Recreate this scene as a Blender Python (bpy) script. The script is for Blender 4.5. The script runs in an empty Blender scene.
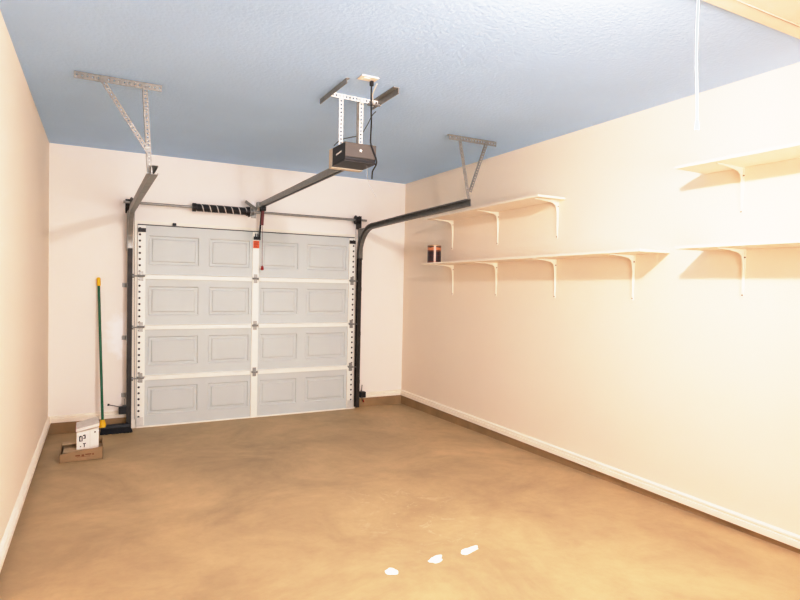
import bpy, bmesh, math, random
from mathutils import Vector, Matrix
random.seed(4)
scene = bpy.context.scene
col = scene.collection
PI = math.pi

# ------------------------------------------------------------------ materials
def lin(c):
    return tuple((v/12.92 if v <= .04045 else ((v+.055)/1.055)**2.4) for v in c)
def rgb(r, g, b): return lin((r/255, g/255, b/255))

def mat(name, c, rough=.6, metal=0., var=.06, scale=12., bump=0., bscale=200., spec=.3):
    m = bpy.data.materials.new(name); m.use_nodes = True
    nt = m.node_tree; N = nt.nodes; L = nt.links
    b = N['Principled BSDF']
    b.inputs['Roughness'].default_value = rough
    b.inputs['Metallic'].default_value = metal
    b.inputs['Specular IOR Level'].default_value = spec
    tc = N.new('ShaderNodeTexCoord')
    n = N.new('ShaderNodeTexNoise'); n.inputs['Scale'].default_value = scale; n.inputs['Detail'].default_value = 5
    L.new(tc.outputs['Object'], n.inputs['Vector'])
    r = N.new('ShaderNodeValToRGB')
    r.color_ramp.elements[0].position = .3; r.color_ramp.elements[1].position = .7
    r.color_ramp.elements[0].color = (*[v*(1-var) for v in c], 1)
    r.color_ramp.elements[1].color = (*[min(1, v*(1+var)) for v in c], 1)
    L.new(n.outputs['Fac'], r.inputs['Fac']); L.new(r.outputs['Color'], b.inputs['Base Color'])
    if bump:
        n2 = N.new('ShaderNodeTexNoise'); n2.inputs['Scale'].default_value = bscale; n2.inputs['Detail'].default_value = 3
        L.new(tc.outputs['Object'], n2.inputs['Vector'])
        bp = N.new('ShaderNodeBump'); bp.inputs['Strength'].default_value = bump; bp.inputs['Distance'].default_value = .004
        L.new(n2.outputs['Fac'], bp.inputs['Height']); L.new(bp.outputs['Normal'], b.inputs['Normal'])
    return m

WALLC = (.875, .775, .645)
WALLB = (.880, .825, .770)
CEILC = (.490, .692, .960)
DOORC = (.575, .612, .605)
FLOORC = (.520, .370, .195)
LAMPW, LAMPC = 172, (1.000, .825, .825)
M = {}
M['wall'] = mat('wall_paint', WALLC, .75, var=.012, scale=1.3, bump=.12, bscale=120, spec=.15)
M['ceiling'] = mat('ceiling_paint', CEILC, .8, var=.02, scale=2, bump=.7, bscale=48, spec=.2)
M['trimw'] = mat('trim_white', rgb(246, 238, 224), .5, var=.02)
M['curb'] = mat('curb_concrete', rgb(158, 128, 90), .8, var=.15, scale=6)
M['door'] = mat('door_steel_paint', DOORC, .55, var=.02, scale=3)
M['doorrail'] = mat('door_rail_paint', rgb(238, 236, 228), .45, var=.02)
M['galv'] = mat('galvanized_steel', rgb(150, 148, 142), .45, metal=.6, var=.12, scale=30)
M['galvd'] = mat('dull_track_steel', rgb(112, 110, 105), .5, metal=.4, var=.2, scale=25)
M['galvl'] = mat('bright_zinc_strip', rgb(214, 212, 206), .45, metal=.2, var=.06, scale=30)
M['trackdk'] = mat('dark_track_steel', rgb(52, 47, 43), .5, metal=.4, var=.3, scale=18)  # darker steel tone for the vertical tracks
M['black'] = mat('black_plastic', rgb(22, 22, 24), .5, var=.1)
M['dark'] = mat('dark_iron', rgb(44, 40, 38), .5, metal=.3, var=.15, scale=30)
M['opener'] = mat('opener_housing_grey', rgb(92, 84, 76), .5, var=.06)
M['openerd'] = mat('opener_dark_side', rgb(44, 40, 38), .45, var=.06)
M['tanplate'] = mat('chassis_beige', rgb(205, 195, 178), .5, var=.04)
M['shelf'] = mat('shelf_white', rgb(244, 232, 214), .5, var=.015)
M['bracket'] = mat('bracket_white', rgb(244, 236, 222), .4, var=.01)
M['screw'] = mat('screw_dark', rgb(130, 118, 104), .5, metal=.5)
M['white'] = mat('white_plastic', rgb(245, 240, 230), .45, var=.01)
M['green'] = mat('green_handle', rgb(12, 92, 58), .35, var=.06)
M['yellow'] = mat('yellow_plastic', rgb(232, 184, 20), .4, var=.05)
M['bristle'] = mat('black_bristles', rgb(16, 17, 22), .8, var=.3, scale=60)
M['red'] = mat('red_plastic', rgb(150, 30, 30), .4, var=.05)
M['maroon'] = mat('maroon_plastic', rgb(112, 44, 42), .45, var=.05)
M['orange'] = mat('orange_label', rgb(234, 112, 66), .6, var=.03)
M['labelink'] = mat('label_ink', rgb(150, 40, 24), .6)
M['card'] = mat('cardboard', rgb(160, 130, 94), .85, var=.12, scale=9)
M['cardin'] = mat('cardboard_inside', rgb(196, 172, 138), .85, var=.12, scale=12)
M['cardink'] = mat('reddish_print', rgb(128, 76, 46), .85, var=.15, scale=20)
M['carton'] = mat('white_carton', rgb(246, 240, 232), .6, var=.015)
M['cartontop'] = mat('grey_carton_top', rgb(206, 202, 196), .6, var=.08, scale=30)
M['cartonred'] = mat('red_carton_side', rgb(176, 58, 70), .6, var=.08)
M['ink'] = mat('black_ink', rgb(30, 28, 28), .7)
M['paint'] = mat('floor_spot_white', rgb(252, 250, 242), .5, var=.01)  # flat white for the three floor spots
M['canrim'] = mat('can_rim_metal', rgb(190, 160, 130), .35, metal=.7)
M['plate'] = mat('outlet_cream', rgb(250, 236, 220), .45, var=.01)
M['hatch'] = mat('hatch_cream', rgb(244, 222, 204), .6, var=.02)
M['spring2'] = M['black']

def floor_mat():
    m = bpy.data.materials.new('stained_concrete'); m.use_nodes = True
    nt = m.node_tree; N = nt.nodes; L = nt.links; b = N['Principled BSDF']
    tc = N.new('ShaderNodeTexCoord')
    def noise(s, d, rough=.6, dist=0.):
        n = N.new('ShaderNodeTexNoise'); n.inputs['Scale'].default_value = s; n.inputs['Detail'].default_value = d
        n.inputs['Roughness'].default_value = rough; n.inputs['Distortion'].default_value = dist
        L.new(tc.outputs['Object'], n.inputs['Vector']); return n
    a = noise(1.1, 8, .65, .6); c = noise(9, 6, .7)
    r = N.new('ShaderNodeValToRGB'); e = r.color_ramp.elements
    e[0].position = .32; e[0].color = (*[.8*v for v in FLOORC], 1)
    e[1].position = .68; e[1].color = (*[1.2*v for v in FLOORC], 1)
    L.new(a.outputs['Fac'], r.inputs['Fac'])
    r2 = N.new('ShaderNodeValToRGB'); f = r2.color_ramp.elements
    f[0].position = .3; f[0].color = (.84, .83, .82, 1); f[1].position = .62; f[1].color = (1, 1, 1, 1)
    L.new(c.outputs['Fac'], r2.inputs['Fac'])
    mx = N.new('ShaderNodeMix'); mx.data_type = 'RGBA'; mx.blend_type = 'MULTIPLY'; mx.inputs[0].default_value = .55
    L.new(r.outputs['Color'], mx.inputs[6]); L.new(r2.outputs['Color'], mx.inputs[7])
    # pale worn scuffs in one area of the slab
    mp = N.new('ShaderNodeMapping'); mp.inputs['Location'].default_value = (-.36, 3.33, 0)
    mp.inputs['Scale'].default_value = (1.5, 1.0, 1)
    L.new(tc.outputs['Object'], mp.inputs['Vector'])
    ln = N.new('ShaderNodeVectorMath'); ln.operation = 'LENGTH'; L.new(mp.outputs['Vector'], ln.inputs[0])
    fo = N.new('ShaderNodeMapRange'); fo.inputs['From Min'].default_value = .15; fo.inputs['From Max'].default_value = .75
    fo.inputs['To Min'].default_value = 1; fo.inputs['To Max'].default_value = 0
    L.new(ln.outputs['Value'], fo.inputs['Value'])
    s = noise(7, 7, .75, .8)
    th = N.new('ShaderNodeMapRange'); th.inputs['From Min'].default_value = .55; th.inputs['From Max'].default_value = .66
    L.new(s.outputs['Fac'], th.inputs['Value'])
    mu = N.new('ShaderNodeMath'); mu.operation = 'MULTIPLY'; L.new(fo.outputs['Result'], mu.inputs[0]); L.new(th.outputs['Result'], mu.inputs[1])
    mu2 = N.new('ShaderNodeMath'); mu2.operation = 'MULTIPLY'; mu2.inputs[1].default_value = .55; L.new(mu.outputs[0], mu2.inputs[0])
    mx2 = N.new('ShaderNodeMix'); mx2.data_type = 'RGBA'
    L.new(mu2.outputs[0], mx2.inputs[0]); L.new(mx.outputs[2], mx2.inputs[6]); mx2.inputs[7].default_value = (*rgb(234, 212, 172), 1)
    L.new(mx2.outputs[2], b.inputs['Base Color'])
    b.inputs['Roughness'].default_value = .55; b.inputs['Specular IOR Level'].default_value = .25
    bp = N.new('ShaderNodeBump'); bp.inputs['Strength'].default_value = .15; bp.inputs['Distance'].default_value = .01
    L.new(c.outputs['Fac'], bp.inputs['Height']); L.new(bp.outputs['Normal'], b.inputs['Normal'])
    return m
M['floor'] = floor_mat()

def wall_back_mat():          # the wall paint, plus the patch of white filler beside the left track
    m = mat('wall_paint_patched', WALLB, .75, var=.012, scale=1.3, bump=.12, bscale=120, spec=.15); N = m.node_tree.nodes; L = m.node_tree.links
    b = N['Principled BSDF']; src = b.inputs['Base Color'].links[0].from_socket
    tc = next(n for n in N if n.type == 'TEX_COORD')
    mp = N.new('ShaderNodeMapping'); mp.inputs['Location'].default_value = (1.36, 0, -.98); L.new(tc.outputs['Object'], mp.inputs['Vector'])
    sc = N.new('ShaderNodeVectorMath'); sc.operation = 'MULTIPLY'; sc.inputs[1].default_value = (5.5, 0, 3.6)
    L.new(mp.outputs['Vector'], sc.inputs[0])
    ln = N.new('ShaderNodeVectorMath'); ln.operation = 'LENGTH'; L.new(sc.outputs['Vector'], ln.inputs[0])
    n = N.new('ShaderNodeTexNoise'); n.inputs['Scale'].default_value = 14; n.inputs['Detail'].default_value = 6
    L.new(tc.outputs['Object'], n.inputs['Vector'])
    ad = N.new('ShaderNodeMath'); ad.operation = 'ADD'; L.new(ln.outputs['Value'], ad.inputs[0]); L.new(n.outputs['Fac'], ad.inputs[1])
    mr = N.new('ShaderNodeMapRange'); mr.inputs['From Min'].default_value = 1.0; mr.inputs['From Max'].default_value = 1.45
    mr.inputs['To Min'].default_value = .9; mr.inputs['To Max'].default_value = 0; L.new(ad.outputs[0], mr.inputs['Value'])
    mx = N.new('ShaderNodeMix'); mx.data_type = 'RGBA'; L.new(mr.outputs['Result'], mx.inputs[0]); L.new(src, mx.inputs[6])
    mx.inputs[7].default_value = (.97, .95, .95, 1); L.new(mx.outputs[2], b.inputs['Base Color'])
    return m
M['wallback'] = wall_back_mat()

def spring_mat():             # black coil with the painted stripe that winds round it
    m = bpy.data.materials.new('striped_spring'); m.use_nodes = True
    N = m.node_tree.nodes; L = m.node_tree.links; b = N['Principled BSDF']
    tc = N.new('ShaderNodeTexCoord'); s = N.new('ShaderNodeSeparateXYZ'); L.new(tc.outputs['Object'], s.inputs[0])
    at = N.new('ShaderNodeMath'); at.operation = 'ARCTAN2'; L.new(s.outputs['Y'], at.inputs[0]); L.new(s.outputs['Z'], at.inputs[1])
    d = N.new('ShaderNodeMath'); d.operation = 'DIVIDE'; d.inputs[1].default_value = 2*PI; L.new(at.outputs[0], d.inputs[0])
    mu = N.new('ShaderNodeMath'); mu.operation = 'MULTIPLY'; mu.inputs[1].default_value = 1/.078; L.new(s.outputs['X'], mu.inputs[0])
    ad = N.new('ShaderNodeMath'); ad.operation = 'ADD'; L.new(d.outputs[0], ad.inputs[0]); L.new(mu.outputs[0], ad.inputs[1])
    fr = N.new('ShaderNodeMath'); fr.operation = 'FRACT'; L.new(ad.outputs[0], fr.inputs[0])
    lt = N.new('ShaderNodeMath'); lt.operation = 'LESS_THAN'; lt.inputs[1].default_value = .13; L.new(fr.outputs[0], lt.inputs[0])
    mx = N.new('ShaderNodeMix'); mx.data_type = 'RGBA'; L.new(lt.outputs[0], mx.inputs[0])
    mx.inputs[6].default_value = (*rgb(24, 21, 22), 1); mx.inputs[7].default_value = (*rgb(205, 196, 188), 1)
    L.new(mx.outputs[2], b.inputs['Base Color']); b.inputs['Roughness'].default_value = .45
    return m
M['spring'] = spring_mat()

def can_mat():                # dark brown label with copper band near the top and a highlight painted in as a pale stripe
    m = bpy.data.materials.new('stain_can_label'); m.use_nodes = True
    N = m.node_tree.nodes; L = m.node_tree.links; b = N['Principled BSDF']
    tc = N.new('ShaderNodeTexCoord'); s = N.new('ShaderNodeSeparateXYZ'); L.new(tc.outputs['Object'], s.inputs[0])
    r = N.new('ShaderNodeValToRGB'); r.color_ramp.interpolation = 'CONSTANT'
    cs = [(0, (120, 60, 44)), (.08, (44, 22, 26)), (.42, (74, 30, 30)), (.48, (40, 20, 24)), (.66, (92, 44, 34)), (.74, (200, 128, 82)), (.92, (70, 44, 34))]
    while len(r.color_ramp.elements) < len(cs): r.color_ramp.elements.new(.5)
    for e, (p, c) in zip(r.color_ramp.elements, cs): e.position = p; e.color = (*rgb(*c), 1)
    mr = N.new('ShaderNodeMath'); mr.operation = 'DIVIDE'; mr.inputs[1].default_value = .19; L.new(s.outputs['Z'], mr.inputs[0])
    n = N.new('ShaderNodeTexNoise'); n.inputs['Scale'].default_value = 18; L.new(tc.outputs['Object'], n.inputs['Vector'])
    ma = N.new('ShaderNodeMath'); ma.operation = 'MULTIPLY_ADD'; ma.inputs[1].default_value = .12; L.new(n.outputs['Fac'], ma.inputs[0]); L.new(mr.outputs[0], ma.inputs[2])
    sb = N.new('ShaderNodeMath'); sb.operation = 'SUBTRACT'; sb.inputs[1].default_value = .06; L.new(ma.outputs[0], sb.inputs[0])
    L.new(sb.outputs[0], r.inputs['Fac'])
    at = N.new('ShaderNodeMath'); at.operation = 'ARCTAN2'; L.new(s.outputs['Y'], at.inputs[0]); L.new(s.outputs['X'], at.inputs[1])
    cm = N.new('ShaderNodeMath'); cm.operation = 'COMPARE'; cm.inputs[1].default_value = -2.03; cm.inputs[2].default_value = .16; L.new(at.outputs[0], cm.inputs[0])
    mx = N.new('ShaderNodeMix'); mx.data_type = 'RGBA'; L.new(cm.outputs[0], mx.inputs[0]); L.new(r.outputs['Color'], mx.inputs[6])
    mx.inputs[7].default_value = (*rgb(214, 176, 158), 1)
    L.new(mx.outputs[2], b.inputs['Base Color']); b.inputs['Roughness'].default_value = .35
    return m
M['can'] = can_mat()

# ------------------------------------------------------------------ mesh builder
class MB:
    def __init__(s): s.b = bmesh.new()
    def box(s, x0, x1, y0, y1, z0, z1, rot=None, piv=None):
        v = [s.b.verts.new((x, y, z)) for x in (x0, x1) for y in (y0, y1) for z in (z0, z1)]
        for f in ((0, 1, 3, 2), (4, 6, 7, 5), (0, 4, 5, 1), (2, 3, 7, 6), (0, 2, 6, 4), (1, 5, 7, 3)):
            s.b.faces.new([v[i] for i in f])
        if rot is not None: bmesh.ops.rotate(s.b, verts=v, cent=piv or v[0].co, matrix=rot)
        return v
    def hexa(s, p):           # eight corners: bottom four, top four (same turning order)
        v = [s.b.verts.new(q) for q in p]
        for f in ((3, 2, 1, 0), (4, 5, 6, 7), (0, 1, 5, 4), (1, 2, 6, 5), (2, 3, 7, 6), (3, 0, 4, 7)):
            s.b.faces.new([v[i] for i in f])
        return v
    def bar(s, a, b, w, t, up=(0, 0, 1)):   # rectangular bar from a to b
        a, b = Vector(a), Vector(b); d = (b-a).normalized(); u = Vector(up)
        sd = d.cross(u)
        if sd.length < 1e-4: sd = d.cross(Vector((0, 1, 0)))
        sd.normalize(); u = sd.cross(d)
        o = [sd*w/2+u*t/2, -sd*w/2+u*t/2, -sd*w/2-u*t/2, sd*w/2-u*t/2]
        s.hexa([a+q for q in o]+[b+q for q in o])
    def tube(s, pts, r, n=10, caps=True, rs=None):
        pts = [Vector(p) for p in pts]; rings = []; prev = None
        for i, p in enumerate(pts):
            t = (pts[min(i+1, len(pts)-1)]-pts[max(i-1, 0)]).normalized()
            if prev is None:
                a = t.orthogonal().normalized()
            else:
                a = (prev-t*prev.dot(t)).normalized()
            prev = a; c = t.cross(a); rr = rs[i] if rs else r
            rings.append([s.b.verts.new(p+(a*math.cos(2*PI*k/n)+c*math.sin(2*PI*k/n))*rr) for k in range(n)])
        for i in range(len(rings)-1):
            for k in range(n):
                s.b.faces.new((rings[i][k], rings[i][(k+1) % n], rings[i+1][(k+1) % n], rings[i+1][k]))
        if caps: s.b.faces.new(rings[0][::-1]); s.b.faces.new(rings[-1])
    def prism(s, poly, axis, a, b):   # polygon in the plane across axis, extruded from a to b
        def P(q, c):
            return {'x': (c, q[0], q[1]), 'y': (q[0], c, q[1]), 'z': (q[0], q[1], c)}[axis]
        A = [s.b.verts.new(P(q, a)) for q in poly]; B = [s.b.verts.new(P(q, b)) for q in poly]
        s.b.faces.new(A); s.b.faces.new(B[::-1]); n = len(poly)
        for i in range(n): s.b.faces.new((A[i], B[i], B[(i+1) % n], A[(i+1) % n]))
    def perf(s, a, b, side, w, pitch, r, t, off=0.):   # punched strip from a to b, `side` = width direction
        a, b, side = Vector(a), Vector(b), Vector(side).normalized(); d = b-a; Ln = d.length; d.normalize()
        side = (side-d*side.dot(d)).normalized(); nrm = d.cross(side)
        n = max(1, round(Ln/pitch)); p = Ln/n
        def V(u, v): return s.b.verts.new(a+d*u+side*v)
        fs = []
        for i in range(n):
            cu = (i+.5)*p; hu = p/2
            o = [V(cu+x*hu, y*w/2) for x, y in ((1, 0), (1, 1), (0, 1), (-1, 1), (-1, 0), (-1, -1), (0, -1), (1, -1))]
            h = [V(cu+r*math.cos(k*PI/4), off+r*math.sin(k*PI/4)) for k in range(8)]
            for k in range(8): fs.append(s.b.faces.new((o[k], o[(k+1) % 8], h[(k+1) % 8], h[k])))
        ex = bmesh.ops.extrude_face_region(s.b, geom=fs)
        vs = [q for q in ex['geom'] if isinstance(q, bmesh.types.BMVert)]
        bmesh.ops.translate(s.b, verts=vs, vec=nrm*t)
    def build(s, name, m, parent=None, loc=None, smooth=False, bevel=0):
        b = s.b; bmesh.ops.remove_doubles(b, verts=b.verts, dist=1e-5)
        bmesh.ops.recalc_face_normals(b, faces=b.faces)
        if loc is not None: bmesh.ops.translate(b, verts=b.verts, vec=-Vector(loc))
        if smooth:
            for f in b.faces: f.smooth = True
            for e in b.edges:
                if len(e.link_faces) == 2 and e.calc_face_angle(0) > .6: e.smooth = False
        me = bpy.data.meshes.new(name); b.to_mesh(me); b.free()
        o = bpy.data.objects.new(name, me); col.objects.link(o)
        for q in (m if isinstance(m, list) else [m]): me.materials.append(M[q])
        wl = Vector(loc) if loc is not None else Vector((0, 0, 0))
        if parent is not None:
            o.parent = parent; o.location = wl - worldloc(parent)
        else: o.location = wl
        if bevel:
            md = o.modifiers.new('bevel', 'BEVEL'); md.width = bevel; md.segments = 2; md.limit_method = 'ANGLE'
        return o
def worldloc(o):
    v = Vector(o.location)
    while o.parent is not None: o = o.parent; v = v+Vector(o.location)
    return v
def empty(name, loc):
    o = bpy.data.objects.new(name, None); col.objects.link(o); o.location = loc; o.empty_display_size = .05
    return o
def tag(o, label, cat, group=None, kind=None):
    o['label'] = label; o['category'] = cat
    if group: o['group'] = group
    if kind: o['kind'] = kind
    return o
def struct(o, label, cat): return tag(o, label, cat, kind='structure')
def cube(name, m, parent, *a, bevel=0, loc=None):
    q = MB(); q.box(*a); return q.build(name, m, parent, loc=loc, bevel=bevel)

# ------------------------------------------------------------------ room shell
XL, XR, H, YF = -2.018, 1.952, 2.881, -7.4
OX, OZ = 1.19, 2.10       # door opening half width, height
SL = .017                 # the slab drains towards the door
def fz(y): return -SL*y
q = MB(); q.prism([(YF-.1, -.1), (.12, -.1), (.12, fz(.12)), (YF-.1, fz(YF-.1))], 'x', XL-.1, XR+.1)
struct(q.build('floor', 'floor'), 'tan stained concrete garage floor with cloudy mottling', 'floor')
struct(cube('ceiling', 'ceiling', None, XL-.1, XR+.1, YF-.1, .12, H, H+.1), 'blue-grey textured garage ceiling', 'ceiling')
struct(cube('wall_left', 'wall', None, XL-.1, XL, YF, .12, 0, H), 'bare cream wall on the left of the garage', 'wall')
struct(cube('wall_right', 'wall', None, XR, XR+.1, YF, .12, 0, H), 'long cream wall carrying the white shelves', 'wall')
struct(cube('wall_front', 'wall', None, XL, XR, YF-.1, YF, 0, H), 'cream wall opposite the garage door', 'wall')
q = MB(); q.box(XL, -OX, 0, .12, 0, H); q.box(OX, XR, 0, .12, 0, H); q.box(-OX, OX, 0, .12, OZ, H)
struct(q.build('wall_back', 'wallback'), 'cream wall around the closed garage door', 'wall')
win = empty('added_window_1', (0, YF, 1.45)); struct(win, 'added, unseen white window frame for fill light, in the wall opposite the garage door', 'window')  # unseen window, added to go with the fill lamp
q = MB()
for a in ((-1.08, 1.08, YF, YF+.03, 2.12, 2.2), (-1.08, 1.08, YF, YF+.03, .7, .78), (-1.08, -1.0, YF, YF+.03, .78, 2.12), (1.0, 1.08, YF, YF+.03, .78, 2.12)): q.box(*a)
q.build('added_window_frame', 'trimw', win, loc=(0, YF, 1.45))
# concrete curb under the walls, then the baseboards that overhang it
CB, BH, BT = .118, .068, .025
def run(name, m, label, cat, axis, fixed, sgn, a, b, prof):
    q = MB()
    pts = [(fixed+sgn*d, z) for d, z in prof]
    q.prism(pts, 'y' if axis == 'y' else 'x', a, b)
    return struct(q.build(name, m), label, cat)
curbp = [(0, 0), (.002, 0), (.002, CB), (0, CB)]
basep = [(0, CB), (BT, CB), (BT, CB+.036), (BT-.012, CB+.040), (BT-.012, CB+.046), (BT-.004, CB+.050), (BT-.006, CB+BH-.008), (.006, CB+BH), (0, CB+BH)]
for side, axis, fx, sg, a, b, lb in (
        ('left', 'y', XL, 1, YF, 0, 'along the left wall'), ('right', 'y', XR, -1, YF, 0, 'along the right wall under the shelves')):
    run('trim_'+side, 'curb', 'low concrete curb '+lb, 'curb', axis, fx, sg, a, b, curbp)
    run('baseboard_'+side, 'trimw', 'white grooved baseboard '+lb, 'baseboard', axis, fx, sg, a, b, basep)
for nm, a, b, lb in (('back_left', XL+.0005, -OX-.01, 'on the back wall behind the broom'), ('back_right', OX+.01, XR-.0005, 'on the back wall right of the garage door')):
    run('trim_'+nm, 'curb', 'low concrete curb '+lb, 'curb', 'x', 0, -1, a, b, curbp)
    run('baseboard_'+nm, 'trimw', 'white grooved baseboard '+lb, 'baseboard', 'x', 0, -1, a, b, basep)
# wooden head jamb lip above the door
for s, lb in ((-1, 'broom'), (1, 'shelf')): struct(cube('trim_jamb_'+('left' if s < 0 else 'right'), 'trimw', None, *sorted((s*1.272, s*1.228)), -.05, 0, 0, 2.14), 'white jamb strip down the %s side of the garage door' % lb, 'trim')
struct(cube('trim_head', 'trimw', None, -1.26, 1.26, -.012, 0, 2.14, 2.178), 'pale jamb strip across the top of the garage door', 'trim')

# ------------------------------------------------------------------ garage door
door = empty('door_1', (0, -.045, 0)); struct(door, 'pale grey sectional garage door with sixteen embossed panels', 'garage door')
S = 2.134/4; YD = -.045; YS = -.066
def section(k):
    z0, z1 = k*S+.003+(.012 if k == 0 else 0), (k+1)*S-.003
    xs = [-1.225, -1.12, -.615, -.505, -.065, .065, .505, .615, 1.12, 1.225]
    zs = [z0, z0+.115, z1-.105, z1]
    q = MB(); b = q.b
    g = [[b.verts.new((x, YD, z)) for x in xs] for z in zs]; pf = []
    for i in range(3):
        for j in range(9):
            f = b.faces.new((g[i][j], g[i][j+1], g[i+1][j+1], g[i+1][j]))
            if i == 1 and j in (1, 3, 5, 7): pf.append(f)
    b.normal_update()
    bmesh.ops.inset_individual(b, faces=pf, thickness=.014, depth=-.013)
    bmesh.ops.inset_individual(b, faces=pf, thickness=.03, depth=0)
    bmesh.ops.inset_individual(b, faces=pf, thickness=.016, depth=.011)
    # sides and outer skin
    v = [b.verts.new((x, -.015, z)) for x, z in ((xs[0], z0), (xs[-1], z0), (xs[-1], z1), (xs[0], z1))]
    b.faces.new(v[::-1])
    b.faces.new([g[0][j] for j in range(9, -1, -1)]+[v[0], v[1]]); b.faces.new([g[3][j] for j in range(10)]+[v[2], v[3]])
    b.faces.new([g[i][0] for i in range(4)]+[v[3], v[0]]); b.faces.new([g[i][9] for i in range(3, -1, -1)]+[v[1], v[2]])
    sec = q.build('door_section', 'door', door, loc=(0, YD, z0))
    for s in (-1, 1):
        # end stile: punched front, plain return
        q = MB(); xo, xi = s*1.226, s*1.152; xc = (xo+xi)/2
        q.perf((xc, YS, z0+.01), (xc, YS, z1-.005), (s, 0, 0), .074, S/8, .0115, .0015, off=.016)
        q.box(min(xi, xi-s*.002), max(xi, xi-s*.002), YS, YD, z0+.01, z1-.005)
        q.build('end_stile', 'doorrail', sec, loc=(xc, YS, z0))
        cube('stile_hole_shade', 'black', sec, *sorted((s*1.224, s*1.158)), YD-.004, YD-.001, z0+.01, z1-.008, loc=(xc, YD, z0))  # black strip stands in for the shade inside the punched holes
        if k < 3:
            q = MB(); a, c = sorted((s*.042, s*1.15))
            q.prism([(YD, z1-.03), (YD-.022, z1-.028), (YD-.024, z1+.012), (YD-.004, z1+.022), (YD, z1+.022)], 'x', a, c)
            q.build('rail', 'doorrail', sec, loc=(s*.6, YD, z1))
        else:
            cube('top_bracket', 'dark', sec, *sorted((s*1.222, s*1.15)), YS-.02, YS-.002, z1-.075, z1-.035, loc=(s*1.19, YS, z1-.05))
        if k == 0:
            cube('corner_bracket', 'galvl', sec, *sorted((s*1.229, s*1.158)), YS-.008, YS-.003, z0+.005, z0+.10, loc=(s*1.19, YS, .06))
    q = MB(); q.box(-.036, .036, YS, YD, z0, z1-.004); q.build('center_stile', 'doorrail', sec, loc=(0, YS, z0))
    if k < 3:
        for x in (-1.19, 0, 1.19):
            q = MB(); q.box(x-.02, x+.02, YS-.006, YS, z1-.05, z1-.008); q.box(x-.02, x+.02, YS-.006, YS, z1+.008, z1+.05)
            q.tube([(x-.032, YS-.01, z1), (x+.032, YS-.01, z1)], .011, 8)
            if abs(x) > .5:
                s = 1 if x > 0 else -1
                q.tube([(x, YS-.014, z1), (s*1.285, -.11, z1)], .0055, 8); q.tube([(s*1.262, -.11, z1), (s*1.285, -.11, z1)], .021, 12)
            q.build('hinge', 'galv', sec, loc=(x, YS, z1), smooth=True)
    if k == 3:
        lb = cube('warning_label', 'orange', sec, -.032, .036, YS-.0015, YS-.0002, 1.945, 2.03, loc=(0, YS, 1.99)); lb['label'] = 'orange warning sticker'
        q = MB()
        for zz, w in ((2.015, .055), (2.0, .045), (1.985, .053), (1.97, .04), (1.957, .048)): q.box(-.026, -.026+w, YS-.0022, YS-.0014, zz-.003, zz+.003)
        q.build('label_print', 'labelink', sec, loc=(0, YS, 1.99))
        q = MB(); q.box(-.03, .045, YS-.02, YS-.001, 2.04, 2.075); q.box(-.012, -.006, YS-.03, YS, 2.045, 2.11); q.box(.012, .018, YS-.03, YS, 2.045, 2.11)
        q.build('operator_bracket', 'dark', sec, loc=(0, YS, 2.05))
for k in range(4): section(k)
q = MB(); q.box(-1.225, 1.225, -.05, -.004, 2.1325, 2.1395); q.build('top_gap_shade', 'dark', door, loc=(0, -.03, 2.13))  # dark strip stands in for the shaded gap above the door
q = MB(); q.box(-1.225, 1.225, -.06, -.01, .0, .014); q.build('bottom_seal_daylight', 'white', door, loc=(0, -.03, 0))  # seal coloured white to stand in for daylight leaking underneath

tag(cube('header_clip', 'black', None, -.885, -.85, -.045, -.012, 2.145, 2.172, loc=(-.867, 0, 2.15)), 'small black clip on the jamb strip above the garage door', 'clip')

# ------------------------------------------------------------------ door tracks (C channel swept along the travel path)
def path():
    p = [(-.11, .03), (-.11, .6), (-.11, 1.2), (-.11, 1.88)]
    R = .37
    for i in range(1, 12):
        a = i/12*PI/2; p.append((-.11-R*(1-math.cos(a)), 1.88+R*math.sin(a)))
    p += [(-.11-R, 1.88+R), (-1.4, 2.275), (-2.43, 2.295)]
    return p
def channel(bm, pts, xw, xl, t=.003, hw=.031, lip=.012):
    s = 1 if xl > xw else -1; e = s*abs(t)
    # profile in (x, n): web at xw, two flanges to xl, small lips
    prof = [(xw, -hw), (xl, -hw), (xl, -hw+lip), (xl-e, -hw+lip), (xl-e, -hw+t), (xw+e, -hw+t), (xw+e, hw-t), (xl-e, hw-t), (xl-e, hw-lip), (xl, hw-lip), (xl, hw), (xw, hw)]
    rings = []
    for i, (y, z) in enumerate(pts):
        a, b = pts[max(i-1, 0)], pts[min(i+1, len(pts)-1)]
        ty, tz = b[0]-a[0], b[1]-a[1]; l = math.hypot(ty, tz); ny, nz = tz/l, -ty/l
        rings.append([bm.verts.new((x, y+ny*n, z+nz*n)) for x, n in prof])
    n = len(prof)
    for i in range(len(rings)-1):
        for k in range(n): bm.faces.new((rings[i][k], rings[i][(k+1) % n], rings[i+1][(k+1) % n], rings[i+1][k]))
    bm.faces.new(rings[0]); bm.faces.new(rings[-1][::-1])
P_ = path()
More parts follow.
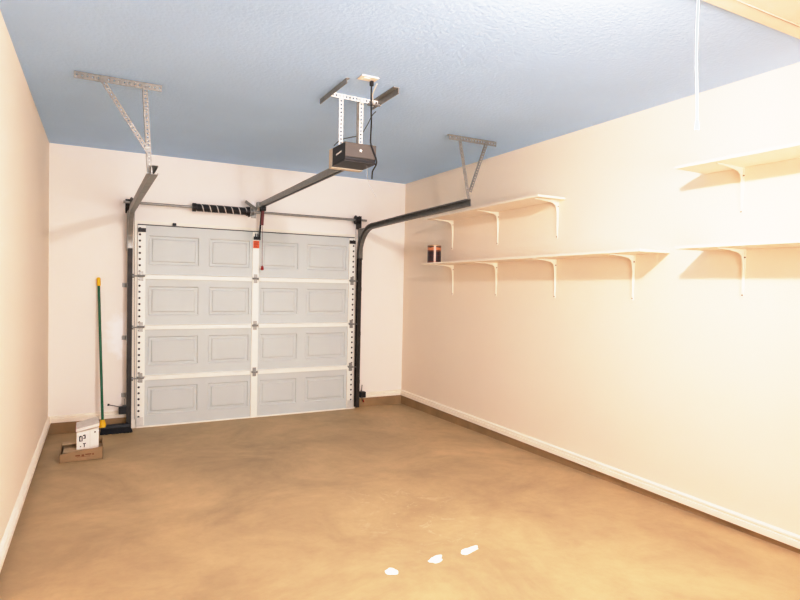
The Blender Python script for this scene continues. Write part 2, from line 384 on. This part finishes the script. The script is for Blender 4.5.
for s, xw, xl, side in ((-1, -1.322, -1.277, 'the broom side'), (1, 1.288, 1.243, 'the shelf side')):
    root = empty('door_track', (s*1.3, -.11, 0))
    tag(root, 'bent steel door track on %s of the garage door, running back overhead' % side, 'garage door track', 'garage door tracks')
    q = MB(); channel(q.b, P_[:4], xw, xl); q.build('vertical_track', 'trackdk', root, loc=(s*1.3, -.11, 0))
    q = MB(); channel(q.b, P_[3:], xw-s*0.0005, xl)
    for v in q.b.verts: v.co.x += max(0, -v.co.y-.3)/2.1*(.045 if s < 0 else .014)
    q.build('curved_track', 'galv' if s < 0 else 'galvd', root, loc=(s*1.3, -.5, 2.2), smooth=True)
    for z in (.35, .95, 1.5):
        q = MB(); q.box(*sorted((xw+s*.001, xw+s*.004)), -.14, -.001, z-.022, z+.022); q.box(*sorted((xw+s*.001, xw+s*.045)), -.005, -.001, z-.022, z+.022)
        q.build('jamb_bracket', 'galv', root, loc=(xw, -.05, z))
    q = MB(); X = sorted((xw+s*.002, xw+s*.006))
    q.prism([(-.001, 1.86), (-.15, 1.86), (-.15, 2.12), (-.30, 2.20), (-.30, 2.25), (-.001, 2.25)], 'x', *X)
    q.build('flag_bracket', 'galv', root, loc=(xw, -.1, 2.1))

# track hangers: punched steel angle on the ceiling, a drop strut and a diagonal brace
def angle(q, a, b, w, pitch, r, up):
    q.perf(a, b, up, w, pitch, r, .0025)
for s, x0, x1, xt, xm, xb, xtk in ((-1, -1.726, -1.208, -1.314, 0, -1.575, -1.278), (1, 1.10, 1.606, 1.205, 0, 1.50, 1.330)):
    side = 'over the broom side' if s < 0 else 'over the shelf side'
    y = -2.37
    root = empty('track_hanger', ((x0+x1)/2, y, H))
    tag(root, 'triangular punched-steel hanger %s, holding that door track to the ceiling' % side, 'track hanger', 'track hangers')
    q = MB(); q.perf((x0, y, H-.024), (x1, y, H-.024), (0, 0, 1), .044, .03, .006, .003); q.perf((x0, y+.02, H-.003), (x1, y+.02, H-.003), (0, 1, 0), .04, .03, .006, .002)
    q.build('ceiling_angle', 'galv', root, loc=((x0+x1)/2, y, H))
    q = MB(); q.perf((xt, y-.005, H-.02), (xtk, y-.005, 2.275), (1, 0, 0), .032, .026, .0055, .003)
    q.bar((xt+s*.016, y+.008, H-.02), (xtk+s*.016, y+.008, 2.275), .003, .026, up=(0, 1, 0)); q.build('drop_strut', 'galv', root, loc=(xt, y, 2.6))
    q = MB(); zb = 2.40
    q.perf((xb, y-.009, H-.02), (xtk+.0, y-.009, zb), (0, 0, 1), .03, .026, .0055, .003); q.bar((xb, y+.004, H-.004), (xtk, y+.004, zb+.016), .026, .003)
    q.build('diagonal_brace', 'galv', root, loc=(xb, y, 2.6))

# ------------------------------------------------------------------ torsion shaft
tor = empty('torsion_spring_assembly', (0, -.13, 2.347)); tag(tor, 'steel torsion shaft with striped black spring above the garage door', 'torsion spring')
ZS, YSH = 2.347, -.13
q = MB(); q.tube([(-1.365, YSH, ZS), (1.345, YSH, ZS)], .0135, 12); q.build('shaft', 'galv', tor, loc=(0, YSH, ZS), smooth=True)
q = MB()
xs0, xs1 = -.665, -.13; n = 140; 
pts = [(xs0+(xs1-xs0)*i/n, YSH, ZS) for i in range(n+1)]
q.tube(pts, .04, 16, rs=[.038+.004*abs(math.sin(i*PI/4)) for i in range(n+1)]); q.build('spring', 'spring', tor, loc=(0, YSH, ZS), smooth=True)
q = MB(); q.tube([(xs0-.035, YSH, ZS), (xs0, YSH, ZS)], .045, 14); q.build('stationary_cone', 'dark', tor, loc=(xs0, YSH, ZS), smooth=True)
q = MB(); q.tube([(xs1, YSH, ZS), (xs1+.035, YSH, ZS)], .05, 14)
q.box(xs1+.03, xs1+.036, YSH-.05, YSH+.05, ZS-.06, ZS+.05)
q.build('winding_cone', 'dark', tor, loc=(xs1, YSH, ZS), smooth=True)
for x in (-1.262, 1.222):
    q = MB(); q.tube([(x-.03, YSH, ZS), (x-.022, YSH, ZS), (x-.02, YSH, ZS), (x+.018, YSH, ZS), (x+.02, YSH, ZS), (x+.03, YSH, ZS)], .05, 18, rs=[.055, .055, .043, .043, .05, .05])
    q.build('cable_drum', 'dark', tor, loc=(x, YSH, ZS), smooth=True)
    s = 1 if x > 0 else -1
    q = MB(); q.box(x+s*.035, x+s*.039, YSH-.035, -.001, ZS-.10, ZS+.045); q.box(*sorted((x+s*.035, x+s*.08)), -.006, -.001, ZS-.10, ZS+.045); q.build('bearing_plate', 'dark', tor, loc=(x, -.06, ZS))
    q = MB(); q.tube([(x, YSH+.045, ZS), (s*1.243, -.082, .1)], .0018, 6); q.build('lift_cable', 'dark', tor, loc=(x, -.1, 1))
q = MB(); q.box(-.045, .01, -.008, -.001, 2.29, 2.42); q.box(-.045, -.04, -.15, -.001, 2.315, 2.38); q.build('center_bracket', 'galv', tor, loc=(0, -.05, 2.35))

# ------------------------------------------------------------------ opener
op = empty('garage_door_opener', (.05, -2.73, 2.425)); tag(op, 'dark grey garage door opener hanging from white straps under the ceiling', 'garage door opener')
q = MB(); q.hexa([(-.068, -2.86, 2.43), (.172, -2.86, 2.43), (.172, -2.62, 2.428), (-.068, -2.62, 2.428), (-.068, -2.86, 2.555), (.172, -2.86, 2.555), (.172, -2.62, 2.555), (-.068, -2.62, 2.555)])
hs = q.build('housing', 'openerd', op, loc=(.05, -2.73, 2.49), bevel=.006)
q = MB(); q.box(-.067, .171, -2.868, -2.857, 2.452, 2.552); q.build('rear_cover', 'opener', op, loc=(.05, -2.86, 2.5), bevel=.004)
q = MB(); q.box(-.072, .176, -2.62, -2.56, 2.413, 2.553); q.build('front_plate', 'tanplate', op, loc=(.05, -2.6, 2.48), bevel=.003)
q = MB(); q.box(-.070, .174, -2.864, -2.622, 2.42, 2.4285); q.build('base_plate', 'openerd', op, loc=(.05, -2.7, 2.42))
q = MB(); q.prism([(.05+.013*math.cos(k*PI/5+PI/2)*(1 if k % 2 == 0 else .55), 2.502+.013*math.sin(k*PI/5+PI/2)*(1 if k % 2 == 0 else .55)) for k in range(10)], 'y', -2.8705, -2.867); q.build('indicator_light', 'white', op, loc=(.05, -2.869, 2.502))
q = MB(); q.hexa([(-.0695, -2.80, 2.492), (-.067, -2.80, 2.492), (-.067, -2.70, 2.484), (-.0695, -2.70, 2.484), (-.0695, -2.80, 2.503), (-.067, -2.80, 2.503), (-.067, -2.70, 2.496), (-.0695, -2.70, 2.496)]); q.build('side_nameplate', 'white', op, loc=(-.068, -2.75, 2.5))
# rail: inverted T beam from header bracket to motor
q = MB(); q.bar((.05, -2.60, 2.455), (.045, -.09, 2.44), .036, .045); q.bar((.05, -2.60, 2.428), (.045, -.09, 2.413), .052, .008)
q.build('rail', 'galv', op, loc=(.045, -1.3, 2.44))
q = MB(); q.bar((.05, -2.60, 2.4225), (.045, -.15, 2.4075), .016, .004); q.build('drive_chain', 'black', op, loc=(.045, -1.3, 2.41))
q = MB(); q.hexa([(-.15, -.16, 2.435), (-.13, -.165, 2.425), (-.125, -.15, 2.425), (-.145, -.15, 2.435), (-.15, -.16, 2.45), (-.13, -.165, 2.448), (-.125, -.15, 2.448), (-.145, -.15, 2.45)])
q.bar((-.15, -.17, 2.452), (-.01, -.12, 2.375), .012, .03); q.box(.01, .085, -.09, -.001, 2.41, 2.47)
q.build('header_bracket', 'galv', op, loc=(0, -.08, 2.43))
q = MB(); q.box(.022, .07, -.22, -.12, 2.36, 2.408); q.build('trolley', 'black', op, loc=(.045, -.16, 2.38))
q = MB(); q.bar((.036, -.165, 2.37), (.028, -.10, 2.06), .02, .006, up=(0, 1, 0)); q.build('door_arm', 'black', op, loc=(.04, -.12, 2.2))
q = MB(); q.bar((.042, -.185, 2.36), (.038, -.172, 2.20), .03, .024, up=(0, 1, 0)); q.build('release_lever', 'maroon', op, loc=(.06, -.17, 2.27), bevel=.003)
q = MB(); q.tube([(.045, -.172, 2.2), (.046, -.168, 1.95), (.048, -.168, 1.73)], .0022, 6); rc = q.build('release_cord', 'maroon', op, loc=(.058, -.168, 1.95))
q = MB(); q.tube([(.048, -.168, 1.745), (.048, -.168, 1.735), (.048, -.168, 1.70), (.048, -.168, 1.695)], .01, 10, rs=[.005, .014, .018, .01]); o = q.build('knob', 'red', rc, loc=(.058, -.168, 1.71), smooth=True)

# hanger of the opener
hg = empty('opener_hanger', (.02, -2.75, H)); tag(hg, 'white punched straps and cross bar holding the opener between two grey ceiling angles', 'opener hanger')
yh = -2.85
for xa, x in ((-.052, -.095), (.102, .058)):
    q = MB(); q.perf((xa, -2.745, 2.556), (x, yh+.002, 2.874), (1, 0, 0), .030, .026, .0085, .003); q.build('drop_strap', 'white', hg, loc=(x, yh, 2.7))
q = MB(); q.bar((.082, -2.735, 2.557), (.036, yh+.012, 2.86), .02, .004, up=(0, 1, 0)); q.build('strap_flange', 'galvd', hg, loc=(.07, yh, 2.7))
q = MB(); q.perf((-.174, yh-.004, 2.863), (.208, yh-.004, 2.859), (0, 0, 1), .030, .026, .0085, .003); q.build('cross_bar', 'white', hg, loc=(.05, yh, 2.85))
for x, y0, y1 in ((-.182, -2.66, -3.16), (.168, -2.76, -3.17)):
    q = MB(); q.prism([(x-.002, H), (x-.002, H-.036), (x+.002, H-.036), (x+.002, H-.004), (x+.018, H-.004), (x+.018, H)] if x < 0 else [(x+.02, H), (x+.02, H-.042), (x+.014, H-.042), (x+.014, H-.006), (x-.02, H-.006), (x-.02, H)], 'y', y0, y1)
    q.build('ceiling_angle', 'galv', hg, loc=(x, (y0+y1)/2, H))
q = MB(); q.bar((.10, yh-.012, 2.838), (.19, yh-.03, 2.84), .02, .012); q.build('bolt_clip', 'galvd', hg, loc=(.2, yh, 2.84))

# outlet, plug and cords
ol = empty('ceiling_outlet', (-.05, -3.19, H)); tag(ol, 'cream outlet cover plate on the ceiling above the opener', 'electrical outlet')
q = MB(); q.box(-.122, -.004, -3.265, -3.185, H-.009, H-.0005); q.build('cover_plate', 'plate', ol, loc=(-.05, -3.19, H), bevel=.003)
q = MB(); q.box(-.10, -.06, -3.245, -3.205, H-.012, H-.008); q.build('socket', 'white', ol, loc=(-.07, -3.19, H-.01))
def smooth_path(pts, n=8):
    P = [Vector(p) for p in pts]; out = []
    for i in range(len(P)-1):
        p0, p1, p2, p3 = P[max(i-1, 0)], P[i], P[i+1], P[min(i+2, len(P)-1)]
        for k in range(n):
            t = k/n
            out.append(.5*((2*p1)+(p2-p0)*t+(2*p0-5*p1+4*p2-p3)*t*t+(3*p1-p0-3*p2+p3)*t**3))
    return out+[P[-1]]
CORD = None
q = MB(); q.tube(smooth_path([(-.030, -3.205, 2.846), (-.01, -3.16, 2.77), (.065, -3.0, 2.74), (.10, -2.93, 2.68), (.115, -2.89, 2.60), (.125, -2.875, 2.556), (.15, -2.874, 2.50), (.168, -2.876, 2.455), (.170, -2.875, 2.42), (.15, -2.86, 2.37), (.145, -2.86, 2.315)]), .0055, 8)
pc = q.build('power_cord', 'black', op, loc=(.1, -2.95, 2.6), smooth=True)
q = MB(); q.box(-.041, -.019, -3.218, -3.194, 2.84, 2.8715); q.build('plug', 'black', pc, loc=(-.022, -3.2, 2.85), bevel=.004)
q = MB(); q.tube(smooth_path([(.13, -2.80, 2.42), (.14, -2.80, 2.33), (.16, -2.80, 2.27), (.21, -2.8, 2.20)]), .0012, 6); q.build('antenna_wire', 'galv', op, loc=(.13, -2.8, 2.3))
q = MB(); q.tube(smooth_path([(-.08, -2.68, 2.558), (-.04, -2.71, 2.60), (.03, -2.72, 2.625), (.10, -2.74, 2.65), (.15, -2.74, 2.72), (.19, -2.74, 2.80), (.22, -2.745, 2.835)]), .0028, 6); q.build('sensor_wire', 'dark', op, loc=(.05, -2.7, 2.65))
q = MB(); q.tube(smooth_path([(.02, -3.18, 2.87), (.05, -3.05, 2.84), (.15, -2.86, 2.84), (.16, -2.80, 2.85)]), .004, 6); q.build('white_wire', 'white', ol, loc=(.05, -3.1, 2.85))

# ------------------------------------------------------------------ safety sensors at the foot of each track
for s, x, z in ((-1, -1.358, .215), (1, 1.335, .185)):
    side = 'beside the broom' if s < 0 else 'near the shelf-side corner'
    r = empty('safety_sensor', (x, -.12, z)); tag(r, 'small black door safety sensor low on the wall %s' % side, 'sensor', 'door safety sensors')
    cube('sensor_body', 'black', r, x-.036, x+.036, -.155, -.09, z-.036, z+.036, bevel=.004, loc=(x, -.12, z))
    q = MB(); q.box(*sorted((s*1.325, x)), -.10, -.094, z+.03, z+.05); q.bar((s*1.335, -.10, z+.03), (s*1.34, -.10, z+.115), .016, .004); q.build('sensor_bracket', 'galvd', r, loc=(x, -.1, z))
    if s < 0:
        q = MB(); q.tube(smooth_path([(x-.02, -.12, z+.035), (-1.42, -.11, z+.045), (-1.485, -.10, z+.06)]), .004, 6); q.tube([(-1.495, -.10, z+.062), (-1.478, -.10, z+.06)], .011, 8); q.build('sensor_wire', 'dark', r, loc=(x, -.12, z))
    else:
        q = MB(); q.tube(smooth_path([(x, -.10, z-.03), (x+.03, -.06, z-.09), (1.39, -.03, .09)]), .003, 6); q.build('sensor_wire', 'dark', r, loc=(x, -.1, z-.05))
        q = MB(); q.tube([(1.385, -.035, .095), (1.40, -.03, .07)], .01, 8); q.build('wire_connector', 'red', r, loc=(1.39, -.03, .08))

# ------------------------------------------------------------------ wall shelves
SX = 1.645
def bracket(parent, y, zt, hgt, dep):
    q = MB(); xw = XR-.0005
    W = [(.011, zt-.0005), (.011, zt-.10), (.0055, zt-hgt+.02), (.0055, zt-hgt)]     # wall leg narrows downwards
    for (a, za), (b_, zb_) in zip(W, W[1:]):
        q.hexa([(xw-.006, y-b_, zb_), (xw, y-b_, zb_), (xw, y+b_, zb_), (xw-.006, y+b_, zb_), (xw-.006, y-a, za), (xw, y-a, za), (xw, y+a, za), (xw-.006, y+a, za)])
    q.hexa([(xw-dep, y-.005, zt-.006), (xw-.005, y-.011, zt-.006), (xw-.005, y+.011, zt-.006), (xw-dep, y+.005, zt-.006), (xw-dep, y-.005, zt-.0005), (xw-.005, y-.011, zt-.0005), (xw-.005, y+.011, zt-.0005), (xw-dep, y+.005, zt-.0005)])
    # pressed rib: deepest at the corner, tapering along the leg and the arm
    poly = [(xw-dep*.9, zt-.005), (xw-dep*.5, zt-.013), (xw-.06, zt-.024), (xw-.032, zt-.04), (xw-.022, zt-.07), (xw-.015, zt-.12), (xw-.009, zt-hgt*.9), (xw-.005, zt-hgt*.93), (xw-.005, zt-.005)]
    q.prism(poly, 'y', y-.0035, y+.0035)
    o = q.build('bracket', 'bracket', parent, loc=(xw, y, zt-hgt/2))
    for dx, dy, dz, rr in ((.009, 0, -hgt+.012, .005), (.009, -.008, -.05, .005)):
        q = MB(); q.tube([(xw-dx, y+dy, zt+dz), (xw-.004, y+dy, zt+dz)], rr, 8); q.build('screw', 'screw', o, loc=(xw, y, zt+dz))
for y0, y1, z0, z1, ys, hgt, lab in (
        (-2.905, -1.02, 2.322, 2.298, (-1.156, -1.981, -2.82), .325, 'short upper white shelf on the right wall, nearest the garage door, above the brown can'),
        (-3.935, -.985, 1.822, 1.795, (-1.182, -1.975, -2.81, -3.634), .335, 'long lower white shelf with four brackets and a brown can at its far end'),
        (-6.3, -4.18, 2.332, 2.332, (-4.43, -5.25, -6.05), .285, 'upper of the two white shelves nearest the camera, below the pull cord'),
        (-6.3, -4.20, 1.825, 1.825, (-4.456, -5.25, -6.05), .295, 'lower of the two white shelves nearest the camera')):
    zat = lambda y: z0+(z1-z0)*(y-y0)/(y1-y0)
    r = empty('wall_shelf', (XR, (y0+y1)/2, (z0+z1)/2)); tag(r, lab, 'shelf', 'white wall shelves')
    q = MB(); x0, x1, th = SX, XR-.001, .018
    q.hexa([(x0, y0, z0), (x1, y0, z0), (x1, y1, z1), (x0, y1, z1), (x0, y0, z0+th), (x1, y0, z0+th), (x1, y1, z1+th), (x0, y1, z1+th)])
    q.build('shelf_board', 'shelf', r, loc=(SX, (y0+y1)/2, (z0+z1)/2), bevel=.0015)
    for y in ys: bracket(r, y, zat(y), hgt, .26)

# can of wood stain on the lower shelf
def can(x, y, z):
    r = empty('paint_can', (x, y, z)); tag(r, 'dark brown can with copper band on the end of the lower shelf', 'can')
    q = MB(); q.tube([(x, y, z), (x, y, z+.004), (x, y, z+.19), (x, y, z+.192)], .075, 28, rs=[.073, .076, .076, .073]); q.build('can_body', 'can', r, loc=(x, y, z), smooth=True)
    q = MB(); q.tube([(x, y, z+.187), (x, y, z+.193), (x, y, z+.199), (x, y, z+.199), (x, y, z+.193)], .07, 28, rs=[.0765, .078, .076, .066, .064]); q.build('rim', 'canrim', r, loc=(x, y, z+.19), smooth=True)
can(1.755, -1.085, 1.8148)

# ------------------------------------------------------------------ attic hatch and its pull cord
ha = empty('attic_hatch', (1.15, -5.3, H)); tag(ha, 'cream attic hatch with flat trim in the ceiling corner', 'attic hatch')
hx0, hx1, hy0, hy1, tw = .42, 1.93, -5.62, -4.915, .075
q = MB(); q.box(hx0, hx1, hy1-tw, hy1, H-.018, H); q.box(hx0, hx1, hy0, hy0+tw, H-.018, H); q.box(hx0, hx0+tw, hy0+tw, hy1-tw, H-.018, H); q.box(hx1-tw, hx1, hy0+tw, hy1-tw, H-.018, H)
q.build('frame', 'hatch', ha, loc=(1.15, -5.3, H), bevel=.003)
cube('panel', 'hatch', ha, hx0+tw+.004, hx1-tw-.004, hy0+tw+.004, hy1-tw-.004, H-.012, H, loc=(1.15, -5.3, H))
pc = empty('pull_cord', (.585, -5.08, H)); tag(pc, 'thin white pull cord dangling from the attic hatch', 'cord')
q = MB(); q.tube(smooth_path([(.556, -5.08, H-.012), (.546, -5.08, 2.66), (.548, -5.08, 2.5), (.560, -5.08, 2.35), (.566, -5.08, 2.235)]), .0042, 8); q.build('string', 'white', pc, loc=(.56, -5.08, 2.6), smooth=True)
q = MB(); q.tube([(.566, -5.08, 2.255), (.566, -5.08, 2.247), (.567, -5.08, 2.215), (.567, -5.08, 2.212)], .009, 12, rs=[.004, .007, .0105, .008]); q.build('pull_knob', 'white', pc, loc=(.566, -5.08, 2.23), smooth=True)

# ------------------------------------------------------------------ broom
br = empty('broom', (-1.45, -.15, 0)); tag(br, 'green-handled broom with black bristles leaning on the back wall', 'broom')
a, b = Vector((-1.538, -.15, .10)), Vector((-1.583, .005, 1.572)); d = (b-a)
q = MB(); q.tube([a, a+d*.5, a+d*.945], .0125, 12); q.build('handle', 'green', br, loc=a, smooth=True)
q = MB(); q.tube([a+d*.94, a+d*.945, a+d*.99, a+d*.998], .017, 12, rs=[.013, .018, .0185, .012]); q.build('handle_grip', 'yellow', br, loc=a+d*.95, smooth=True)
q = MB(); q.tube([a-d*.02, a, a+d*.03], .03, 14, rs=[.038, .03, .02]); q.build('ferrule', 'yellow', br, loc=a, smooth=True)
q = MB(); q.hexa([(-1.552, -.185, .055), (-1.285, -.185, .055), (-1.285, -.115, .055), (-1.552, -.115, .055), (-1.545, -.175, .088), (-1.30, -.175, .088), (-1.30, -.125, .088), (-1.545, -.125, .088)]); q.build('head_block', 'black', br, loc=(-1.42, -.15, .07), bevel=.006)
q = MB(); nb = 26
for i in range(nb):
    for j in range(5):
        u, v = (i+.5)/nb, (j+.5)/5
        x = -1.548+.258*u; y = -.182+.064*v; x2 = -1.562+.295*u; y2 = -.205+.10*v
        w = .0062; z2 = .001+.006*random.random()
        q.hexa([(x2-w, y2-w*1.6, z2), (x2+w, y2-w*1.6, z2), (x2+w, y2+w*1.6, z2), (x2-w, y2+w*1.6, z2), (x-w, y-w, .057), (x+w, y-w, .057), (x+w, y+w, .057), (x-w, y+w, .057)])
q.build('bristles', 'bristle', br, loc=(-1.42, -.15, .03))

br.location = (-1.45, -.19, fz(-.19)); 
# ------------------------------------------------------------------ cardboard tray with the white carton in it
cx = empty('cardboard_box', (-1.7, -.87, 0)); tag(cx, 'low brown cardboard box on the floor below the white carton', 'box')
X0, X1, Y0, Y1 = -1.862, -1.540, -1.06, -.72; t = .005
q = MB(); q.box(X0, X1, Y0, Y1, .0005, .006); q.build('bottom', 'card', cx, loc=(-1.7, -.87, 0))
def side(p, name, m='card'):
    q = MB(); q.hexa(p); return q.build(name, m, cx, loc=p[0])
side([(X0, Y0, .001), (X1, Y0, .001), (X1, Y0+t, .001), (X0, Y0+t, .001), (X0, Y0, .07), (X1, Y0, .105), (X1, Y0+t, .105), (X0, Y0+t, .07)], 'front_side')
side([(X0, Y1-t, .001), (X1, Y1-t, .001), (X1, Y1, .001), (X0, Y1, .001), (X0, Y1-t, .085), (X1, Y1-t, .105), (X1, Y1, .105), (X0, Y1, .085)], 'back_side')
side([(X0, Y0, .001), (X0+t, Y0, .001), (X0+t, Y1, .001), (X0, Y1, .001), (X0, Y0, .07), (X0+t, Y0, .07), (X0+t, Y1, .085), (X0, Y1, .085)], 'left_side')
side([(X1-t, Y0, .001), (X1, Y0, .001), (X1, Y1, .001), (X1-t, Y1, .001), (X1-t, Y0, .105), (X1, Y0, .105), (X1, Y1, .105), (X1-t, Y1, .105)], 'right_side')
q = MB(); q.box(X0+.02, X1-.008, Y0+.10, Y1-.008, .055, .060); o = q.build('folded_flap', 'cardin', cx, loc=(-1.7, -.85, .06))
q = MB(); q.hexa([(X0+.008, Y1-.09, .088), (X0+.13, Y1-.09, .092), (X0+.13, Y1-.006, .096), (X0+.008, Y1-.006, .09), (X0+.008, Y1-.09, .092), (X0+.13, Y1-.09, .096), (X0+.13, Y1-.006, .10), (X0+.008, Y1-.006, .094)]); q.build('top_flap', 'cardin', cx, loc=(X0+.06, Y1-.04, .09))
q = MB()
for k, (x, w, z, h) in enumerate(((-1.745, .035, .048, .012), (-1.70, .02, .046, .016), (-1.672, .045, .052, .01), (-1.735, .10, .036, .003), (-1.62, .012, .05, .014))):
    q.box(x, x+w, Y0-.0008, Y0-.0001, z-h/2, z+h/2)
q.build('printed_text', 'cardink', cx, loc=(-1.68, Y0, .05))

ct = empty('white_carton', (-1.657, -.84, .0605)); tag(ct, 'small white carton with tilted lid and black print, inside the cardboard box', 'carton')
CX0, CX1, CY0, CY1, CZ = -1.742, -1.572, -.915, -.78, .0605
q = MB(); q.hexa([(CX0, CY0, CZ), (CX1, CY0-.012, CZ), (CX1, CY1-.012, CZ), (CX0, CY1, CZ), (CX0, CY0, .208), (CX1, CY0-.012, .238), (CX1, CY1-.012, .238), (CX0, CY1, .208)])
q.build('body', 'carton', ct, loc=(-1.657, -.85, CZ), bevel=.002)
# lid: skewed up to the right, rising to the back; red at its left end
F = [(CX0-.004, CY0-.006), (CX1+.004, CY0-.02)]
zL, zR, th = .214, .256, .026; dy, dz = .125, .034
lid = [(F[0][0], F[0][1], zL), (F[1][0], F[1][1], zR), (F[1][0]-.01, F[1][1]+dy, zR+dz), (F[0][0], F[0][1]+dy, zL+dz)]
top = [(x, y-.006, z+th) for x, y, z in lid]
q = MB(); q.hexa(lid+top); o = q.build('lid', 'carton', ct, loc=lid[0], bevel=.0015)
q = MB(); e = .0015
q.hexa([(x, y, z+.0002) for x, y, z in top]+[(x, y, z+e) for x, y, z in top]); q.build('lid_print', 'cartontop', o, loc=top[0])
q = MB(); A, B = lid[0], lid[3]; C, D = top[3], top[0]
q.hexa([(x-.0002, y, z) for x, y, z in (A, B, C, D)]+[(x-.002, y, z) for x, y, z in (A, B, C, D)]); o2 = q.build('lid_end', 'cartonred', o, loc=A); o2['label'] = 'red end of the carton lid'
# handling marks on the front
q = MB()
def mk(u0, u1, v0, v1):
    def P(u, v, o):
        x = CX0+(CX1-CX0)*u; y = CY0-.012*u; z = CZ+v*(.148+.03*u); return (x, y-o, z)
    q.hexa([P(u0, v0, .0026), P(u1, v0, .0026), P(u1, v0, .0021), P(u0, v0, .0021), P(u0, v1, .0026), P(u1, v1, .0026), P(u1, v1, .0021), P(u0, v1, .0021)])
MARKS = ((.12, .17, .50, .76), (.17, .22, .70, .78), (.12, .28, .46, .50), (.23, .27, .52, .74), (.29, .40, .74, .80), (.36, .41, .58, .74), (.31, .36, .58, .63), (.16, .21, .14, .20),
          (.33, .37, .12, .34), (.29, .42, .30, .34), (.80, .86, .80, .87))
for name, ms in (('printed_letters', MARKS[:7]), ('printed_dash', MARKS[7:8]), ('printed_arrow', MARKS[8:10]), ('printed_dot', MARKS[10:])):
    q = MB()
    for a in ms: mk(*a)
    q.build(name, 'ink', ct, loc=(CX0, CY0, .15))
q = MB(); mk(.60, .612, .02, .96); q.build('fold_line', 'cartontop', ct, loc=(CX0, CY0, .15))

for o in (cx, ct):        # both sit on the sloping slab
    y = o.location.y-.065; o.location = (o.location.x, y, o.location.z+fz(-.94)+(.0012 if o is ct else 0)); o.rotation_euler = (-SL, 0, 0)
# ------------------------------------------------------------------ white spots on the slab
for x, y, rx, ry, rot, lab in ((-.221, -3.991, .034, .036, 0, 'round white spot on the floor, leftmost of three'), (.055, -3.98, .046, .031, .4, 'white spot on the floor, middle of three'), (.279, -3.969, .066, .028, .25, 'longest white spot on the floor, rightmost of three')):
    q = MB(); n = 26; pts = []
    for k in range(n):
        a = 2*PI*k/n; f = 1+.10*math.sin(3*a+x*9)+.08*math.sin(5*a+x*20)+random.uniform(-.06, .06)
        if x > -.1: f *= 1+.35*max(0, math.cos(a-.5))**6
        u, v = rx*f*math.cos(a), ry*f*math.sin(a)
        pts.append((x+u*math.cos(rot)-v*math.sin(rot), y+u*math.sin(rot)+v*math.cos(rot)))
    q.prism(pts, 'z', 0.0004, .0022)
    o = tag(q.build('white_spot', 'paint', None, loc=(x, y, 0)), lab, 'paint spot', 'white floor spots'); o.location.z = fz(y); o.rotation_euler = (-SL, 0, 0)

# ------------------------------------------------------------------ light
def light(name, typ, loc, power, color, **k):
    l = bpy.data.lights.new(name, typ); l.energy = power; l.color = color
    for a, v in k.items(): setattr(l, a, v)
    o = bpy.data.objects.new(name, l); col.objects.link(o); o.location = loc; return o
light('ceiling_lamp', 'POINT', (0, -5.2, 2.81), LAMPW, LAMPC, shadow_soft_size=.06)
# added fill lamp at the added, unseen window, to even out the light
wl = light('added_fill_light', 'AREA', (0, YF+.06, 1.45), 42, (.94, .96, 1), shape='RECTANGLE', size=2.0, size_y=1.3, spread=1.5)
wl.rotation_euler = (math.radians(90), 0, 0)
w = bpy.data.worlds.new('world'); scene.world = w; w.use_nodes = True
w.node_tree.nodes['Background'].inputs[0].default_value = (.8, .88, 1, 1); w.node_tree.nodes['Background'].inputs[1].default_value = .5

# ------------------------------------------------------------------ camera
cd = bpy.data.cameras.new('camera'); cam = bpy.data.objects.new('camera', cd); col.objects.link(cam); scene.camera = cam
yaw, pit, rol = .486343, -.0264, .0209738
f = Vector((math.sin(yaw)*math.cos(pit), math.cos(yaw)*math.cos(pit), math.sin(pit)))
r = Vector((math.cos(yaw), -math.sin(yaw), 0)); u = r.cross(f); c, s = math.cos(rol), math.sin(rol)
r, u = c*r+s*u, -s*r+c*u
cam.matrix_world = Matrix(((r.x, u.x, -f.x, -1.5744), (r.y, u.y, -f.y, -6.5810), (r.z, u.z, -f.z, 1.5607), (0, 0, 0, 1)))
cd.sensor_width = 36; cd.lens = 36*568.81/800; cd.clip_start = .02

scene.view_settings.view_transform = 'Standard'; scene.view_settings.look = 'None'; scene.view_settings.exposure = 0
scene.view_settings.use_curve_mapping = True      # soft highlight shoulder, as a phone camera applies
cm = scene.view_settings.curve_mapping
WL = 2.6; cm.white_level = (WL, WL, WL); cm.black_level = (0, 0, 0)
cv = cm.curves[3]; PTS = [(0, 0), (.15, .135), (.3, .285), (.5, .52), (.65, .70), (.8, .83), (1.0, .92), (1.4, .975), (WL, 1.0)]
cv.points[0].location = (0, 0); cv.points[-1].location = (1, 1)
for a, b_ in PTS[1:-1]: cv.points.new(a/WL, b_)
cm.update()
scene.cycles.max_bounces = 16; scene.cycles.diffuse_bounces = 12
